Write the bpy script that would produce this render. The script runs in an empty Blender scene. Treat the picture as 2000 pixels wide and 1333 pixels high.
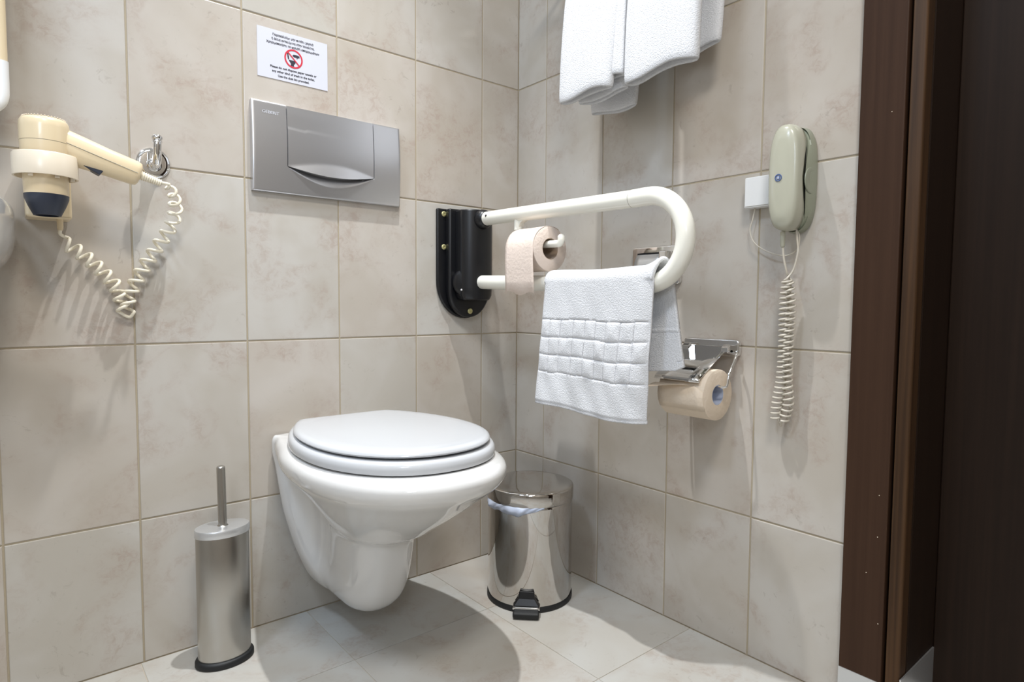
import bpy, bmesh, math, random
from mathutils import Vector, Matrix, Euler
random.seed(7)
sc = bpy.context.scene
C = sc.collection
PI = math.pi

# ------------------------------------------------------------------ camera
S = 0.333
cd = bpy.data.cameras.new('camera'); cam = bpy.data.objects.new('camera', cd); C.objects.link(cam)
yaw, pit, roll, fpx = .6896, -.0588, .0066, 1210.25
fw = Vector((math.cos(pit)*math.sin(yaw), math.cos(pit)*math.cos(yaw), math.sin(pit)))
rt = Vector((math.cos(yaw), -math.sin(yaw), 0)); up = rt.cross(fw)
r2 = rt*math.cos(roll)+up*math.sin(roll); u2 = -rt*math.sin(roll)+up*math.cos(roll)
M = Matrix((r2, u2, -fw)).transposed().to_4x4()
M.translation = Vector((-3.3523*S, -4.0026*S, 2.0703*S))
cam.matrix_world = M
cd.sensor_width = 36; cd.lens = fpx/2000*36; cd.clip_start = .01
sc.camera = cam
# ------------------------------------------------------------------ world, lamps, added fills, exposure
w = bpy.data.worlds.new('world'); sc.world = w; w.use_nodes = True
w.node_tree.nodes['Background'].inputs[0].default_value = (.75, .8, .9, 1)
w.node_tree.nodes['Background'].inputs[1].default_value = .05
def spot(name, loc, power, col, ang=150, r=.022, blend=.7, aim=None):
    l = bpy.data.lights.new(name, 'SPOT'); l.energy = power; l.color = col
    l.spot_size = math.radians(ang); l.spot_blend = blend; l.shadow_soft_size = r
    o = bpy.data.objects.new(name, l); o.location = loc; C.objects.link(o)
    if aim: o.rotation_euler = (Vector(aim)-Vector(loc)).to_track_quat('-Z', 'Y').to_euler()
    return o
def panel(name, loc, power, col, size):
    l = bpy.data.lights.new(name, 'AREA'); l.energy = power; l.color = col; l.shape = 'DISK'; l.size = size
    o = bpy.data.objects.new(name, l); o.location = loc; C.objects.link(o); return o
spot('downlight_toilet', (-.56, -.42, 2.37), 140, (.965, .985, 1), ang=64, r=.018, blend=1)
panel('soft_fill_panel', (-1.05, -1.55, 2.40), 24.5, (1, .955, .885), .46)  # unseen panel added as soft fill to lift walls and soften shadows
panel('cool_fill_panel', (-1.65, -.75, 2.40), 18, (.64, .79, 1), .34)  # unseen bluish panel added to cool and brighten the left wall
l = bpy.data.lights.new('cool_fill_rear', 'AREA'); l.energy = 16; l.color = (.74, .85, 1); l.shape = 'RECTANGLE'; l.size = .5; l.size_y = .6
o = bpy.data.objects.new('cool_fill_rear', l); o.location = (-1.95, -2.33, 1.75); o.rotation_euler = (PI/2, 0, 0); C.objects.link(o)  # added cool fill from behind the camera, no window is built here
vs = sc.view_settings
vs.view_transform = 'Standard'; vs.look = 'None'; vs.gamma = 1; vs.exposure = 0.03
try: vs.use_curve_mapping = False
except Exception: pass

# ------------------------------------------------------------------ materials
def srgb(r, g, b):
    f = lambda c: (c/255/12.92) if c/255 <= .04045 else ((c/255+.055)/1.055)**2.4
    return (f(r), f(g), f(b), 1)
def mat(name, col, rough=.5, metal=0., coat=0., bump=0., bscale=200., var=0., vscale=8., spec=.5, trans=0., sss=0., aniso=0.):
    m = bpy.data.materials.new(name); m.use_nodes = True
    nt = m.node_tree; b = nt.nodes['Principled BSDF']
    b.inputs['Base Color'].default_value = col; b.inputs['Roughness'].default_value = rough
    b.inputs['Metallic'].default_value = metal; b.inputs['Coat Weight'].default_value = coat
    b.inputs['Specular IOR Level'].default_value = spec
    b.inputs['Transmission Weight'].default_value = trans
    if aniso: b.inputs['Anisotropic'].default_value = aniso
    tc = nt.nodes.new('ShaderNodeTexCoord')
    if var:
        n = nt.nodes.new('ShaderNodeTexNoise'); n.inputs['Scale'].default_value = vscale; n.inputs['Detail'].default_value = 5
        nt.links.new(tc.outputs['Object'], n.inputs['Vector'])
        mx = nt.nodes.new('ShaderNodeMix'); mx.data_type = 'RGBA'
        mx.inputs[6].default_value = tuple(c*(1-var) for c in col[:3])+(1,); mx.inputs[7].default_value = tuple(min(1, c*(1+var)) for c in col[:3])+(1,)
        nt.links.new(n.outputs['Fac'], mx.inputs[0]); nt.links.new(mx.outputs[2], b.inputs['Base Color'])
    if bump:
        n = nt.nodes.new('ShaderNodeTexNoise'); n.inputs['Scale'].default_value = bscale; n.inputs['Detail'].default_value = 4
        nt.links.new(tc.outputs['Object'], n.inputs['Vector'])
        bp = nt.nodes.new('ShaderNodeBump'); bp.inputs['Strength'].default_value = bump; bp.inputs['Distance'].default_value = .002
        nt.links.new(n.outputs['Fac'], bp.inputs['Height']); nt.links.new(bp.outputs[0], b.inputs['Normal'])
    return m
def tile_mat(name, base, base2, stain, rough, amt=1.):
    m = bpy.data.materials.new(name); m.use_nodes = True
    nt = m.node_tree; N = nt.nodes; L = nt.links; b = N['Principled BSDF']
    tc = N.new('ShaderNodeTexCoord'); oi = N.new('ShaderNodeObjectInfo')
    ml = N.new('ShaderNodeVectorMath'); ml.operation = 'SCALE'; ml.inputs[0].default_value = (37, 71, 53)
    L.new(oi.outputs['Random'], ml.inputs['Scale'])
    ad = N.new('ShaderNodeVectorMath'); L.new(tc.outputs['Object'], ad.inputs[0]); L.new(ml.outputs[0], ad.inputs[1])
    def noise(sc_, det, dist, rgh=.55, off=0.):
        n = N.new('ShaderNodeTexNoise'); n.inputs['Scale'].default_value = sc_; n.inputs['Detail'].default_value = det
        n.inputs['Distortion'].default_value = dist; n.inputs['Roughness'].default_value = rgh
        if off:
            a = N.new('ShaderNodeVectorMath'); L.new(ad.outputs[0], a.inputs[0]); a.inputs[1].default_value = (off, off, off); L.new(a.outputs[0], n.inputs['Vector'])
        else: L.new(ad.outputs[0], n.inputs['Vector'])
        return n.outputs['Fac']
    def ramp(fac, a, c):
        r = N.new('ShaderNodeMapRange'); r.interpolation_type = 'SMOOTHSTEP'; L.new(fac, r.inputs[0]); r.inputs[1].default_value = a; r.inputs[2].default_value = c
        return r.outputs[0]
    def math_(op, x, y):
        q = N.new('ShaderNodeMath'); q.operation = op
        for i, v in enumerate((x, y)):
            if isinstance(v, (int, float)): q.inputs[i].default_value = v
            else: L.new(v, q.inputs[i])
        return q.outputs[0]
    def mix(fac, A, B):
        q = N.new('ShaderNodeMix'); q.data_type = 'RGBA'; L.new(fac, q.inputs[0])
        for i, v in ((6, A), (7, B)):
            if isinstance(v, tuple): q.inputs[i].default_value = v
            else: L.new(v, q.inputs[i])
        return q.outputs[2]
    big = ramp(noise(5, 3, .6), .35, .68)
    c0 = mix(big, base, base2)
    pt = N.new('ShaderNodeMath'); pt.operation = 'FRACT'; pm = N.new('ShaderNodeMath'); pm.operation = 'MULTIPLY'; pm.inputs[1].default_value = 17.31
    L.new(oi.outputs['Random'], pm.inputs[0]); L.new(pm.outputs[0], pt.inputs[0])
    tone = mix(pt.outputs[0], (.945, .915, .885, 1), (.975, 1.0, 1.01, 1))
    mu = N.new('ShaderNodeMix'); mu.data_type = 'RGBA'; mu.blend_type = 'MULTIPLY'; mu.inputs[0].default_value = 1
    L.new(c0, mu.inputs[6]); L.new(tone, mu.inputs[7]); c0 = mu.outputs[2]
    cloud = ramp(noise(8, 4, .8, off=9.), .46, .67)
    fine = ramp(noise(60, 7, .7, .72, off=4.), .42, .64)
    stainm = math_('MULTIPLY', math_('MULTIPLY', cloud, math_('ADD', math_('MULTIPLY', fine, .75), .25)), .75*amt)
    c1 = mix(stainm, c0, stain)
    scr = ramp(noise(42, 7, 1.1, .70, off=17.), .58, .68)
    c2m = math_('MULTIPLY', math_('MULTIPLY', scr, ramp(noise(6, 2, .3, off=23.), .45, .62)), .42*amt)
    c2 = mix(c2m, c1, tuple(v*.62 for v in stain[:3])+(1,))
    L.new(c2, b.inputs['Base Color']); b.inputs['Roughness'].default_value = rough
    b.inputs['Specular IOR Level'].default_value = .45
    bp = N.new('ShaderNodeBump'); bp.inputs['Strength'].default_value = .12; bp.inputs['Distance'].default_value = .002
    L.new(noise(28, 4, .5, off=31.), bp.inputs['Height']); L.new(bp.outputs[0], b.inputs['Normal'])
    return m
m_tile = tile_mat('glazed_wall_tile', srgb(197, 192, 185), srgb(187, 180, 170), srgb(166, 146, 133), .25, .72)
m_ftile = tile_mat('floor_tile', srgb(190, 188, 183), srgb(183, 178, 170), srgb(160, 143, 130), .38, .7)
m_grout = mat('grout', srgb(172, 160, 138), .9, bump=.3, bscale=400)
m_fgrout = mat('floor_grout', srgb(190, 180, 165), .9)
m_ceil = mat('ceiling_paint', srgb(235, 233, 228), .9)
m_porc = mat('porcelain', srgb(220, 219, 217), .07, coat=.6)
m_seat = mat('seat_plastic', srgb(200, 202, 205), .16, coat=.2)
m_chrome = mat('chrome', (.80, .80, .80, 1), .06, 1.)
m_steel = mat('polished_steel', (.56, .54, .515, 1), .045, 1.)
m_satin = mat('satin_metal', (.62, .62, .635, 1), .30, .85)
m_letter = mat('pale_lettering', srgb(205, 206, 212), .4)
m_satin2 = mat('satin_metal_light', (.70, .71, .72, 1), .33, .8)
m_black = mat('black_plastic', srgb(13, 14, 18), .36)
m_dark = mat('dark_gap', srgb(12, 12, 14), .8)
m_rubber = mat('black_rubber', srgb(18, 20, 22), .55)
m_cream = mat('cream_coated_steel', srgb(240, 238, 227), .22, coat=.3)
m_beige = mat('beige_plastic', srgb(226, 207, 172), .28, coat=.2)
m_beige2 = mat('pale_beige_plastic', srgb(226, 213, 192), .32, coat=.1)
m_cord = mat('cream_cord', srgb(236, 228, 208), .4)
m_navy = mat('dark_slate_plastic', srgb(44, 50, 64), .38)
m_phone = mat('greenish_ivory_plastic', srgb(178, 177, 160), .26, coat=.2)
m_phoneb = mat('grey_green_plastic', srgb(146, 150, 132), .35)
m_pcord = mat('grey_phone_cord', srgb(205, 198, 184), .45)
m_white = mat('white_plastic', srgb(235, 236, 236), .35)
m_paper = mat('sign_paper', srgb(205, 206, 216), .55)
m_ink = mat('black_ink', srgb(40, 40, 52), .6)
m_red = mat('red_ink', srgb(200, 40, 60), .6)
m_blue = mat('blue_ink', srgb(70, 95, 150), .5)
m_towel = mat('white_terry', srgb(218, 219, 222), .95, bump=.9, bscale=430, var=.10, vscale=380)
m_tissue = mat('pinkish_recycled_tissue', srgb(226, 210, 198), .95, bump=.5, bscale=160, var=.03, vscale=90)
m_tissue2 = mat('tan_recycled_tissue', srgb(224, 208, 188), .95, bump=.5, bscale=160, var=.03, vscale=90)
m_core = mat('cardboard_core', srgb(170, 150, 132), .9)
m_bluec = mat('bluish_core_print', srgb(178, 186, 206), .7, var=.2, vscale=60)
m_brass = mat('brass_screw', srgb(205, 200, 150), .35, .7)
m_bag = mat('pale_blue_liner', srgb(205, 215, 235), .35, trans=.35)
m_glassm = mat('mirror_glass', (.8, .82, .83, 1), .02, 1.)
m_joint = mat('joint_shadow_line', srgb(150, 146, 132), .6)
# wood
def wood(name, c1, c2, rough, sc_=(60, 60, 1.2)):
    m = bpy.data.materials.new(name); m.use_nodes = True; nt = m.node_tree; N = nt.nodes; L = nt.links; b = N['Principled BSDF']
    tc = N.new('ShaderNodeTexCoord'); mp = N.new('ShaderNodeMapping'); mp.inputs['Scale'].default_value = sc_
    L.new(tc.outputs['Object'], mp.inputs[0]); n = N.new('ShaderNodeTexNoise'); n.inputs['Scale'].default_value = 2; n.inputs['Detail'].default_value = 7; n.inputs['Distortion'].default_value = .5
    L.new(mp.outputs[0], n.inputs['Vector']); mr = N.new('ShaderNodeMapRange'); mr.inputs[1].default_value = .35; mr.inputs[2].default_value = .7
    L.new(n.outputs['Fac'], mr.inputs[0]); mx = N.new('ShaderNodeMix'); mx.data_type = 'RGBA'; mx.inputs[6].default_value = c1; mx.inputs[7].default_value = c2
    L.new(mr.outputs[0], mx.inputs[0]); L.new(mx.outputs[2], b.inputs['Base Color']); b.inputs['Roughness'].default_value = rough; b.inputs['Specular IOR Level'].default_value = .2
    return m
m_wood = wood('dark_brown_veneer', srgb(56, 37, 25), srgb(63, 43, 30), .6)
m_woodl = wood('lit_brown_edge', srgb(78, 56, 37), srgb(50, 35, 24), .45)  # lighter brown carries the lit look of the edge strip in its colour
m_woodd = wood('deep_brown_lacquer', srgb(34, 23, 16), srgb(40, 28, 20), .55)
# brushed steel for brush holder
def brushed():
    m = mat('brushed_steel', (.50, .485, .455, 1), .27, 1., aniso=.6)
    return m
m_brushed = brushed()

# ------------------------------------------------------------------ helpers
def props(o, label=None, cat=None, group=None, kind=None):
    if label: o['label'] = label
    if cat: o['category'] = cat
    if group: o['group'] = group
    if kind: o['kind'] = kind
    return o
def thing(name, label, cat, loc=(0, 0, 0), group=None):
    o = bpy.data.objects.new(name, None); o.empty_display_size = .05; o.location = loc; C.objects.link(o)
    return props(o, label, cat, group)
def obj(name, data, m, parent=None, smooth=True, loc=None):
    """data=(verts,faces) in world coordinates; the object is placed under its parent without moving"""
    v, f = data
    me = bpy.data.meshes.new(name); 
    c = Vector(loc) if loc is not None else (sum((Vector(p) for p in v), Vector())/len(v))
    me.from_pydata([tuple(Vector(p)-c) for p in v], [], f); me.update()
    bm = bmesh.new(); bm.from_mesh(me); bmesh.ops.recalc_face_normals(bm, faces=bm.faces); bm.to_mesh(me); bm.free()
    if smooth:
        for p in me.polygons: p.use_smooth = True
        bm = bmesh.new(); bm.from_mesh(me)
        for e in bm.edges:
            if len(e.link_faces) == 2 and e.calc_face_angle(0) > .9: e.smooth = False
        bm.to_mesh(me); bm.free()
    me.materials.append(m)
    o = bpy.data.objects.new(name, me); C.objects.link(o)
    if parent:
        o.parent = parent; base = Vector(); q = parent
        while q: base += q.location; q = q.parent
        o.location = c-base
    else: o.location = c
    return o
def mod_bevel(o, w, n=2, ang=35):
    b = o.modifiers.new('bevel', 'BEVEL'); b.width = w; b.segments = n; b.limit_method = 'ANGLE'; b.angle_limit = math.radians(ang)
    return o
def mod_sub(o, n=1):
    s = o.modifiers.new('sub', 'SUBSURF'); s.levels = n; s.render_levels = n
    return o
def mod_solid(o, t, off=0):
    s = o.modifiers.new('solid', 'SOLIDIFY'); s.thickness = t; s.offset = off
    return o
def flat(o, ang=35):
    me = o.data
    bm = bmesh.new(); bm.from_mesh(me)
    for e in bm.edges:
        if len(e.link_faces) == 2 and e.calc_face_angle(0) > math.radians(ang): e.smooth = False
    bm.to_mesh(me); bm.free(); return o
def join(*ds):
    V, F = [], []
    for v, f in ds:
        n = len(V); V += [tuple(p) for p in v]; F += [tuple(i+n for i in q) for q in f]
    return V, F
def box(x0, x1, y0, y1, z0, z1):
    v = [(x, y, z) for z in (z0, z1) for y in (y0, y1) for x in (x0, x1)]
    return v, [(0, 2, 3, 1), (4, 5, 7, 6), (0, 1, 5, 4), (2, 6, 7, 3), (0, 4, 6, 2), (1, 3, 7, 5)]
def loft(rings, cap0=True, cap1=True, closed=True):
    V = [tuple(p) for r in rings for p in r]; n = len(rings[0]); F = []
    for i in range(len(rings)-1):
        for j in range(n if closed else n-1):
            k = (j+1) % n
            F.append((i*n+j, i*n+k, (i+1)*n+k, (i+1)*n+j))
    if cap0: F.append(tuple(range(n-1, -1, -1)))
    if cap1: F.append(tuple((len(rings)-1)*n+j for j in range(n)))
    return V, F
def basis(d):
    d = Vector(d).normalized(); a = Vector((0, 0, 1)) if abs(d.z) < .9 else Vector((0, 1, 0))
    u = d.cross(a).normalized(); return u, d.cross(u).normalized()
def cyl(p0, p1, r0, r1=None, n=32, caps=True):
    r1 = r0 if r1 is None else r1
    p0, p1 = Vector(p0), Vector(p1); u, v = basis(p1-p0)
    R = [[p+u*r*math.cos(2*PI*i/n)+v*r*math.sin(2*PI*i/n) for i in range(n)] for p, r in ((p0, r0), (p1, r1))]
    return loft(R, caps, caps)
def lathe(p0, axis, prof, n=40, cap0=True, cap1=True):
    """prof = list of (distance along axis, radius)"""
    p0 = Vector(p0); a = Vector(axis).normalized(); u, v = basis(a)
    return loft([[p0+a*h+u*r*math.cos(2*PI*i/n)+v*r*math.sin(2*PI*i/n) for i in range(n)] for h, r in prof], cap0, cap1)
def sweep(pts, r, n=10, caps=True):
    pts = [Vector(p) for p in pts]; R = []
    t = (pts[1]-pts[0]).normalized(); u, v = basis(t)
    for i, p in enumerate(pts):
        t2 = (pts[min(i+1, len(pts)-1)]-pts[max(i-1, 0)]).normalized()
        u = (u-t2*u.dot(t2)).normalized(); v = t2.cross(u)
        rr = r(i/(len(pts)-1)) if callable(r) else r
        R.append([p+u*rr*math.cos(2*PI*k/n)+v*rr*math.sin(2*PI*k/n) for k in range(n)])
    return loft(R, caps, caps)
def cr(pts, n=8):
    """catmull-rom resample"""
    P = [Vector(p) for p in pts]; P = [P[0]*2-P[1]]+P+[P[-1]*2-P[-2]]; out = []
    for i in range(1, len(P)-2):
        for k in range(n):
            t = k/n; a, b, c, d = P[i-1:i+3]
            out.append(.5*((2*b)+(c-a)*t+(2*a-5*b+4*c-d)*t*t+(3*b-a-3*c+d)*t**3))
    out.append(P[-2]); return out
def coil(path, r, turns, n_per=14, wall=None, r0=None):
    """helix of radius r round a path; path resampled by length"""
    P = cr(path, 16); Ls = [0]
    for a, b in zip(P, P[1:]): Ls.append(Ls[-1]+(b-a).length)
    tot = Ls[-1]; N = int(turns*n_per); out = []; j = 0
    t0 = (P[1]-P[0]).normalized(); u, _ = basis(t0)
    for i in range(N+1):
        s = tot*i/N
        while j < len(P)-2 and Ls[j+1] < s: j += 1
        f = (s-Ls[j])/max(1e-9, Ls[j+1]-Ls[j]); p = P[j].lerp(P[j+1], f); t = (P[j+1]-P[j]).normalized()
        u = (u-t*u.dot(t)).normalized(); v = t.cross(u); a = 2*PI*turns*i/N
        rr = r(i/N) if callable(r) else r
        out.append(p+u*rr*math.cos(a)+v*rr*math.sin(a))
    return out
def prism(poly, axis, a, b):
    """extrude 2-D polygon; axis 'x': poly=(y,z); 'y': poly=(x,z); 'z': poly=(x,y)"""
    g = {'x': lambda p, t: (t, p[0], p[1]), 'y': lambda p, t: (p[0], t, p[1]), 'z': lambda p, t: (p[0], p[1], t)}[axis]
    return loft([[g(p, a) for p in poly], [g(p, b) for p in poly]])
def rrect(x0, x1, y0, y1, r, n=6):
    out = []
    for cx, cy, a0 in ((x1-r, y1-r, 0), (x0+r, y1-r, 90), (x0+r, y0+r, 180), (x1-r, y0+r, 270)):
        for i in range(n+1):
            a = math.radians(a0+90*i/n); out.append((cx+r*math.cos(a), cy+r*math.sin(a)))
    return out
def text(body, size, m, name, parent, origin, xdir, ydir, align='CENTER', ext=.0002, width=None, bold=0.):
    cu = bpy.data.curves.new(name, 'FONT'); cu.body = body; cu.size = size; cu.align_x = align; cu.align_y = 'CENTER'; cu.extrude = ext; cu.resolution_u = 3
    cu.offset = bold
    t = bpy.data.objects.new(name+'_tmp', cu); C.objects.link(t)
    bpy.context.view_layer.update()
    me = bpy.data.meshes.new_from_object(t.evaluated_get(bpy.context.evaluated_depsgraph_get()))
    bpy.data.objects.remove(t)
    xs = [v.co.x for v in me.vertices]; k = 1
    if width and xs: k = width/(max(xs)-min(xs))
    X, Y = Vector(xdir), Vector(ydir); Z = X.cross(Y)
    V = [tuple(Vector(origin)+X*v.co.x*k+Y*v.co.y+Z*v.co.z) for v in me.vertices]
    F = [tuple(p.vertices) for p in me.polygons]
    return obj(name, (V, F), m, parent, smooth=False)

# ================================================================== SETTING
XL, YF, ZC = -2.7, -2.35, 2.42      # room extents
GR = .0016                          # grout recess
def struct(name, data, m):
    o = obj(name, data, m, None, smooth=False); o['kind'] = 'structure'; return o
wall_back = struct('wall_back', box(XL, .012, GR, .10, -.1, ZC), m_grout)
wall_right = struct('wall_right', join(box(GR, .10, -.905, GR, -.1, ZC), box(GR, .10, YF, -1.93, -.1, ZC), box(GR, .10, -1.93, -.905, 2.08, ZC)), m_grout)
floor = struct('floor', box(XL, .5, YF, .02, -.1, -.0015), m_fgrout)
struct('ceiling', box(XL-.1, .3, YF-.1, .1, ZC, ZC+.1), m_ceil)
m_plain = tile_mat('far_wall_tile', srgb(188, 183, 175), srgb(178, 171, 161), srgb(158, 138, 124), .3)
struct('wall_left', box(XL-.1, XL, YF-.1, .1, -.1, ZC), m_plain)
struct('wall_front', box(XL-.1, .3, YF-.1, YF, -.1, ZC), m_plain)
TW, TH = .2006, .333
J = .0030
mesh_cache = {}
def tile(parent, c, dims, axis, m, bev=.0012, tilt=True):
    """bevelled slab, centre c on its face; axis is the outward normal"""
    key = (round(dims[0], 4), round(dims[1], 4), axis, m.name)
    if key not in mesh_cache:
        a, b = dims[0]/2, dims[1]/2; t = .008
        def P(u, v, d):
            return {'y': (u, d, v), 'x': (d, u, v), 'z': (u, v, -d)}[axis]
        rings = [[P(sx*a, sy*b, t) for sx, sy in ((-1, -1), (1, -1), (1, 1), (-1, 1))],
                 [P(sx*a, sy*b, bev) for sx, sy in ((-1, -1), (1, -1), (1, 1), (-1, 1))],
                 [P(sx*(a-bev*.4), sy*(b-bev*.4), bev*.3) for sx, sy in ((-1, -1), (1, -1), (1, 1), (-1, 1))],
                 [P(sx*(a-bev*1.2), sy*(b-bev*1.2), 0) for sx, sy in ((-1, -1), (1, -1), (1, 1), (-1, 1))]]
        v, f = loft(rings, False, True)
        me = bpy.data.meshes.new('tile'); me.from_pydata(v, [], f); me.update()
        bm = bmesh.new(); bm.from_mesh(me); bmesh.ops.recalc_face_normals(bm, faces=bm.faces)
        fc = bm.faces[-1] if False else max(bm.faces, key=lambda q: q.calc_area())
        want = {'y': Vector((0, -1, 0)), 'x': Vector((-1, 0, 0)), 'z': Vector((0, 0, 1))}[axis]
        if fc.normal.dot(want) < 0: bmesh.ops.reverse_faces(bm, faces=bm.faces)
        bm.to_mesh(me); bm.free(); me.materials.append(m); mesh_cache[key] = me
    o = bpy.data.objects.new('tile', mesh_cache[key]); C.objects.link(o); o.parent = parent
    o.location = Vector(c)-parent.location
    if tilt: o.rotation_euler = tuple(random.uniform(-.0012, .0012) for _ in range(3))
    return o
zrows = [0, .2776]+[.2776+TH*k for k in range(1, 8)]
zrows = [z for z in zrows if z < ZC]+[ZC]
# back wall columns (x from the corner)
xc = [0]+[-(.1230+TW*k) for k in range(0, 13)]; xc = [x for x in xc if x > XL]+[XL]
for i in range(len(xc)-1):
    for j in range(len(zrows)-1):
        a, b = xc[i+1], xc[i]; z0, z1 = zrows[j], zrows[j+1]
        j0 = J/2 if i else .001; 
        w_, h_ = (b-j0)-(a+J/2), (z1-J/2)-(z0+(J/2 if j else .001))
        if w_ < .01 or h_ < .01: continue
        tile(wall_back, ((a+J/2+b-j0)/2, 0, (z0+(J/2 if j else .001)+z1-J/2)/2), (w_, h_), 'y', m_tile)
yc = [0]+[-(.1128+TW*k) for k in range(0, 4)]+[-.9]
for seg in (yc, [-1.93, -2.13, YF]):
    for i in range(len(seg)-1):
        for j in range(len(zrows)-1):
            a, b = seg[i+1], seg[i]; z0, z1 = zrows[j], zrows[j+1]
            j0 = J/2 if i else .001
            w_, h_ = (b-j0)-(a+J/2), (z1-J/2)-(z0+(J/2 if j else .001))
            if w_ < .01 or h_ < .01: continue
            tile(wall_right, (0, (a+J/2+b-j0)/2, (z0+(J/2 if j else .001)+z1-J/2)/2), (w_, h_), 'x', m_tile)
fx = [0, -.2865]+[-.2865-.3225*k for k in range(1, 8)]; fx = [x for x in fx if x > XL]+[XL]
fy = [0, -.245]+[-.245-.339*k for k in range(1, 7)]; fy = [y for y in fy if y > YF]+[YF]
for i in range(len(fx)-1):
    for j in range(len(fy)-1):
        x0, x1, y0, y1 = fx[i+1], fx[i], fy[j+1], fy[j]
        JF = .0016
        tile(floor, ((x0+x1)/2, (y0+y1)/2, 0), (x1-x0-JF, y1-y0-JF), 'z', m_ftile, bev=.0007, tilt=False)
# doorway floor
tile(floor, (.25, -1.42, 0), (.49, .98), 'z', m_ftile, tilt=False)

# door frame and leaf
ZT = 2.1
d1 = struct('trim_1', box(-.012, .03, -.9585, -.8915, 0, ZT), m_wood); mod_bevel(d1, .002)
props(d1, 'flat dark brown door casing beside the tiled wall')
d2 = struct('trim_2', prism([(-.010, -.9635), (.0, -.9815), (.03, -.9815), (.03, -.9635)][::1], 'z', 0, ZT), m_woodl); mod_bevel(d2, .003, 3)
props(d2, 'edge strip of the dark door frame, light painted into its colour')
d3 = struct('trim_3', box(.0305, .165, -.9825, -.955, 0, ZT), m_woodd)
props(d3, 'dark inner reveal of the door frame')
kp = obj('kick_plate', box(-.0135, -.012, -.9580, -.8920, 0, .0665), m_satin2, d1, False); kp['label'] = 'grey metal kick plate on casing'
kp2 = obj('kick_plate', box(-.001, .158, -.9850, -.9826, 0, .080), m_satin2, d3, False); kp2['label'] = 'grey metal kick plate on reveal'
kp3 = obj('kick_plate', prism([(-.0115, -.9635), (-.0015, -.9823), (.002, -.9823), (.0, -.9635)], 'z', 0, .0665), m_satin2, d2, False)
for (y, z) in ((-.945, .31), (-.93, .245), (-.951, .165), (-.94, 1.0), (-.945, .38)):
    obj('paint_speck', lathe((-.0121, y, z), (-1, 0, 0), [(0, .0008), (.0003, .0006)], 8), m_beige2, d1)
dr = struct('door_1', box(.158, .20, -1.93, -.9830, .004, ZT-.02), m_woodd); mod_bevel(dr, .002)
props(dr, 'dark brown door leaf set back in the frame')
d4 = struct('trim_4', join(box(-.012, .165, -1.93, -1.86, 0, ZT), box(-.012, .165, -1.93, -.8915, ZT, ZT+.07)), m_wood)

# ================================================================== TOILET
CX = -.540
toilet = thing('toilet', 'white wall-hung toilet under the metal flush plate', 'toilet', (CX, 0, .04))
LV = [  # z, W, fd, R, yr, B, yc, yF, n
 (.4115, .134, .03, .142, .10, .160, -.27, -.490, 2.15),
 (.410, .140, .03, .152, .10, .172, -.27, -.503, 2.15),
 (.402, .1450, .03, .160, .10, .186, -.27, -.521, 2.15),
 (.390, .1455, .03, .163, .10, .1900, -.27, -.526, 2.15),
 (.375, .145, .03, .160, .10, .187, -.27, -.521, 2.15),
 (.362, .1430, .033, .146, .09, .179, -.27, -.509, 2.1),
 (.348, .140, .036, .098, .085, .166, -.265, -.488, 2.1),
 (.325, .137, .036, .074, .105, .148, -.26, -.458, 2.05),
 (.295, .133, .038, .062, .108, .126, -.25, -.415, 2.0),
 (.268, .1285, .040, .055, .108, .104, -.235, -.370, 2.0),
 (.250, .126, .042, .056, .105, .090, -.215, -.345, 2.1),
 (.239, .1235, .044, .057, .104, .078, -.195, -.312, 2.3),
 (.228, .121, .045, .056, .104, .071, -.175, -.292, 2.6),
 (.205, .115, .047, .055, .106, .069, -.170, -.284, 2.8),
 (.165, .104, .050, .058, .105, .068, -.165, -.276, 2.8),
 (0.133, .092, .062, .066, .108, .066, -.160, -.266, 2.7),
 (0.108, .082, .066, .066, .110, .064, -.158, -.256, 2.6),
 (0.088, .071, .070, .061, .108, .059, -.153, -.243, 2.5),
 (0.070, .056, .070, .050, .100, .049, -.146, -.223, 2.3),
 (0.058, .038, .060, .034, .090, .034, -.135, -.196, 2.1)]
def half(W, fd, R, yr, B, yc_, yF, n):
    pts = [(W, 0.0), (W-.001, -fd*.5), (W-.005, -fd), ((W-.005)*.35+R*.65-.002, -(fd+.35*(yr-fd))), (R, -yr)]
    pts += [(R+(B-R)*.62, -yr+(yc_+yr)*.30), (R+(B-R)*.92, -yr+(yc_+yr)*.64)]
    K = 20
    for i in range(K):
        t = PI/2*i/(K-1); pts.append((B*abs(math.cos(t))**(2/n) if i < K-1 else 0.0, yc_+(yF-yc_)*math.sin(t)**(2/n)))
    return pts
rings = []
for L_ in LV:
    h = half(*L_[1:]); z = L_[0]
    full = [(CX+x, y-.001, z) for x, y in h]+[(CX-x, y-.001, z) for x, y in h[-2::-1]]
    rings.append(full)
bowl = obj('bowl', loft(rings, True, True), m_porc, toilet); mod_sub(bowl, 2)
def dshape(a, yc_, yF, ab, yb, n=2.15, K=20):
    pts = []
    for i in range(K):
        t = PI/2*i/(K-1); pts.append((a*(abs(math.cos(t))**(2/n) if i < K-1 else 0), yc_+(yF-yc_)*math.sin(t)**(2/n)))
    h = [(a-(a-ab)*((y-yc_)/(yb-yc_))**2.1, y) for y in [yb+(yc_-yb)*k/8 for k in range(0, 8)]]
    h = [(ab-.03, yb+.006), (ab-.008, yb+.004)]+h+pts
    return h
def dring(sc_, z, a, yc_, yF, ab, yb, zt=0):
    h = dshape(a-sc_, yc_, yF+sc_, ab-sc_*.8, yb-sc_*.6)
    out = [(CX+x, y, z+zt*(-y)) for x, y in h]+[(CX-x, y, z+zt*(-y)) for x, y in h[-2::-1]]
    return out
sp = (.1755, -.27, -.494, .120, -.060)
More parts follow.
